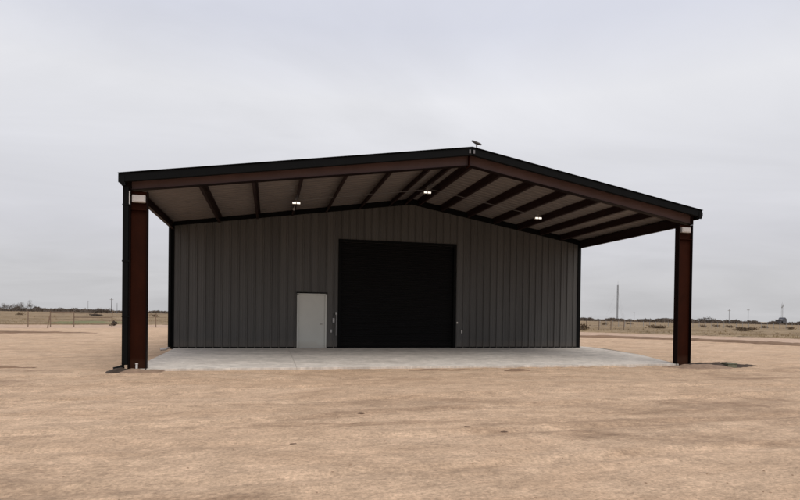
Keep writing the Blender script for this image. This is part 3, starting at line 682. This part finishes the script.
# far belt of scrub, one mass
def belt(px0, px1, D, h, n_, name, label, m='scrub', seed=0.):
    px = RNG.uniform(px0, px1, n_); a_ = (px-PX)/F; d_ = fw[:2][None]+a_[:, None]*r0[:2][None]; d_ /= np.linalg.norm(d_, axis=1)[:, None]
    DD = D+RNG.uniform(-25, 25, n_); x = CAM[0]+d_[:, 0]*DD; y = CAM[1]+d_[:, 1]*DD
    top = h*np.clip(.62+1.7*fbm(px*.11+seed, px*0+seed, 5), .15, 1.6); z = terrain(x, y)+top*RNG.random(n_)**.8
    t1 = RNG.normal(0, 1, (n_, 3)); t2 = RNG.normal(0, 1, (n_, 3)); s = .42; p_ = np.stack([x, y, z], -1)
    v = np.stack([p_-t1*s*.5, p_+t1*s*.5, p_+t2*s], 1).reshape(-1, 3)
    return tag(np_mesh(name, v, np.arange(len(v)).reshape(-1, 3), M[m], False), label, 'scrub', kind='stuff')
belt(-160, 180, 430, 2.6, 26000, 'scrub_belt', 'thin dark line of scrub along the left horizon', seed=3.)
belt(560, 960, 430, 2.9, 34000, 'scrub_belt', 'dark line of scrub along the right horizon', seed=9.)
belt(170, 565, 430, 3.4, 26000, 'scrub_belt', 'dark line of scrub on the horizon behind the building', seed=5.)

# brush heaps and single shrubs in the field
def brush(px, D, w, h, label, group=None, m='brush', n_=900, size=.16):
    x, y = at(px, D); z = gz_(x, y)+.05; t = empty('shrub', (x, y, z), label, 'shrub', group)
    v = shard_cloud(n_, (0, 0, h*.35), w*.5, w*.35, h*.5, size, 9); v[:, 2] = np.maximum(v[:, 2], 0)
    st_ = MB()
    for k_ in range(7): a = k_*.9; st_.tube([(x, y, z-.05), (x+math.cos(a)*w*.22, y+math.sin(a)*w*.2, z+h*.6)], [.02, .006], 4)
    st_.build('stem', M['bark'], t)
    o = np_mesh('foliage', v, np.arange(len(v)).reshape(-1, 3), M[m], False); o.parent = t; return t
brush(657, 100, 3.6, .75, 'long low reddish-brown brush heap in the field between building and right column')
brush(747, 95, 3.2, .62, 'dark brown brush heap in the field right of the right column', n_=1300)
brush(95, 150, 2.6, .9, 'small dark shrub below the scrub clump on the left', m='scrub', n_=900)
brush(114, 68, .6, .5, 'small olive shrub at the fence beside the left column', m='scrub', n_=260)
brush(581, 68, 1.6, 1.0, 'brown shrub beside the right wall corner of the building', n_=500)
for i, (px, D, w, h, lb) in enumerate(((604, 150, 2.5, .9, 'just right of the building'), (628, 190, 3, 1.0, 'below the foot of the tall mast'), (703, 140, 2.2, 1.1, 'just right of the right column'), (716, 170, 2.6, 1.1, 'below the scrub clump right of the column'), (729, 150, 2.2, 1.0, 'below the first pole on the right'),
                                       (765, 160, 2.6, 1.1, 'between the brush heap and the dark shed'), (790, 140, 2.4, 1.0, 'below and right of the dark shed'), (155, 150, 2.6, 1.2, 'between the left column and the building'), (20, 160, 2.6, .8, 'below the far left row of bare trees'))):
    brush(px, D, w*.8, h*.75, 'small dry shrub in the field, '+lb, 'small shrubs in the field', n_=300, size=.16)

# ------------------------------------------------------------------ fences
def fence(P, label, post_h=1.45, r=.05, wires=(.35, .7, 1.05, 1.35), brace=None, mpost='wood', wr=.006):
    x0, y0 = P[0]; t = empty('wire_fence', (x0, y0, gz_(x0, y0)), label, 'fence')
    for i, (x, y) in enumerate(P):
        z = gz_(x, y); k_ = MB(); lean = random.uniform(-.03, .03); k_.tube([(x, y, z-.1), (x+lean, y, z+post_h*random.uniform(.93, 1.05))], [r, r*.9], 8); k_.build('post', M[mpost], t)
    for h in wires:
        wm = MB()
        for (a, b) in zip(P[:-1], P[1:]):
            mx_, my_ = (a[0]+b[0])/2, (a[1]+b[1])/2
            wm.tube([(a[0], a[1], gz_(*a)+h), (mx_, my_, gz_(mx_, my_)+h-.02), (b[0], b[1], gz_(*b)+h)], wr, 4, cap=False)
        wm.build('wire', M['wire'], t)
    if brace:
        for (a, b, ha, hb) in brace:
            bm_ = MB(); bm_.tube([(P[a][0], P[a][1], gz_(*P[a])+ha), (P[b][0], P[b][1], gz_(*P[b])+hb)], r*.75, 8)
            bm_.build('brace_rail', M[mpost], t)
    return t
D1 = 62.5
FL = [at(px, D1-abs(i-3)*.2) for i, px in enumerate((-62, -17, 28, 50.5, 74, 112, 131, 156, 182))]
fence(FL, 'weathered wooden post and wire fence with rails between two posts, far left beyond the yard', 1.62, .048, brace=[(3, 4, 1.45, 1.5), (4, 5, .98, .98)], wr=.012)
tag(MB().tube([(at(47.5, 60)[0], at(47.5, 60)[1], gz_(*at(47.5, 60))), (at(50, 60)[0], at(50, 60)[1], gz_(*at(50, 60))+1.15)], .05, 8).build('leaning_post', M['wood']), 'short post leaning against the fence at the far left', 'post')
FR = [at(px, 64+i*2.2) for i, px in enumerate((560, 574, 586.5, 599, 611, 624))]
fence(FR, 'post and wire fence just right of the building, nearest the yard', 1.3, .05, wr=.008)
FR2 = [at(600+px*6.2, 118+px*.9) for px in range(0, 36)]
fence(FR2, 'distant thin post and wire fence across the field on the right', 1.25, .045, wires=(.5, .9, 1.2), wr=.010, mpost='galv')

# ------------------------------------------------------------------ poles, mast, shed
def utility_pole(px, D, h, label, arm=True, r=.16, m='pole', group='utility poles on the horizon'):
    x, y = at(px, D); z = gz_(x, y); t = empty('utility_pole', (x, y, z), label, 'utility pole', group)
    MB().tube([(x, y, z-.3), (x, y, z+h)], [r, r*.65], 8).build('pole', M[m], t)
    if arm:
        MB().box(x-.9, x+.9, y-.05, y+.05, z+h-.85, z+h-.70).build('crossarm', M['wood'], t)
        for s_ in (-.8, -.4, .4, .8): MB().tube([(x+s_, y, z+h-.70), (x+s_, y, z+h-.5)], .05, 6).build('insulator', M['galv'], t)
    return t
utility_pole(88, 500, 9.0, 'thin pale pole on the horizon, leftmost of the three left of the left column')
utility_pole(111.5, 350, 8.4, 'grey pole on the horizon, middle of the three left of the left column', r=.30)
utility_pole(117, 300, 5.2, 'short dark pole on the horizon, nearest the left column', arm=False, r=.13)
utility_pole(634, 450, 7.6, 'thin pale pole on the horizon right of the tall mast')
utility_pole(729, 350, 8.2, 'grey pole on the horizon, first of the two right of the right column', r=.14)
utility_pole(748, 350, 8.6, 'grey pole on the horizon, second right of the right column, nearer the shed', r=.14)

def lattice(t, x, y, z, h, w, m='pole', r=.05, seg=1.2, taper=.8):
    k_ = MB(); n_ = int(h/seg)
    cs = [(math.cos(a), math.sin(a)) for a in (.3, .3+2.094, .3+4.189)]
    def pt(i, c): f_ = 1-(1-taper)*i/n_; return (x+cs[c][0]*w*f_, y+cs[c][1]*w*f_, z+h*i/n_)
    for c in range(3): MB().tube([pt(0, c), pt(n_, c)], r*1.3, 5).build('leg', M[m], t)
    k_ = MB()
    for i in range(n_):
        for c in range(3): k_.tube([pt(i, c), pt(i+1, (c+1) % 3)], r*.6, 4, cap=False); k_.tube([pt(i, c), pt(i, (c+1) % 3)], r*.6, 4, cap=False)
    k_.build('lattice_brace', M[m], t)
x, y = at(617.3, 640); z = gz_(x, y)
t = empty('radio_mast', (x, y, z), 'tall grey guyed lattice mast on the horizon, tallest thing right of the building', 'mast')
lattice(t, x, y, z, 39, .75, r=.16, seg=1.5, taper=.9)
MB().tube([(x, y, z+39), (x, y, z+43)], .07, 6).build('antenna', M['pole'], t)
for a in (.5, 2.6, 4.7):
    for hh in (18, 34): MB().tube([(x+math.cos(a)*14, y+math.sin(a)*14, gz_(x+math.cos(a)*14, y+math.sin(a)*14)), (x, y, z+hh)], .025, 4, cap=False).build('guy_wire', M['pole'], t)
# dark shed with a faint lattice mast beside it
x, y = at(781, 560); z = gz_(x, y)
t = empty('shed', (x, y, z), 'small dark shed with a pale roof edge on the right horizon', 'shed')
wa = MB(); wa.prism([(x-3.2, z-.3), (x+3.0, z-.3), (x+3.0, z+3.6), (x+1.2, z+5.4), (x-.3, z+3.4), (x-3.2, z+3.2)], y-2.5, y+2.5); wa.build('wall', M['shed'], t)
rf = MB(); rf.prism([(x-3.5, z+3.22), (x-.3, z+3.42), (x-.3, z+3.6), (x-3.5, z+3.42)], y-2.7, y+2.7)
rf.prism([(x-.28, z+3.46), (x+1.2, z+5.44), (x+3.2, z+3.60), (x+3.2, z+3.75), (x+1.2, z+5.6), (x-.28, z+3.6)], y-2.7, y+2.7); rf.build('roof', M['shed'], t)
MB().box(x-2.4, x-.9, y-2.56, y-2.51, z+.2, z+2.4).build('door', M['black_trim'], t)
MB().box(x-3.6, x-1.8, y-2.8, y+2.8, z+3.65, z+3.95).build('roof_edge', M['white'], t)
x, y = at(782, 590); z = gz_(x, y)
t = empty('lattice_mast', (x, y, z), 'faint thin lattice mast rising behind the dark shed on the right horizon', 'mast')
lattice(t, x, y, z, 18.0, .8, r=.05, seg=1.6, taper=.75, m='galv')
MB().tube([(x, y, z+18), (x, y, z+20)], .05, 6).build('antenna', M['galv'], t)
for s_ in (-.5, .6): MB().box(x+s_-.35, x+s_+.35, y-.15, y+.15, z+14.6+s_, z+15.9+s_).build('antenna_panel', M['galv'], t)
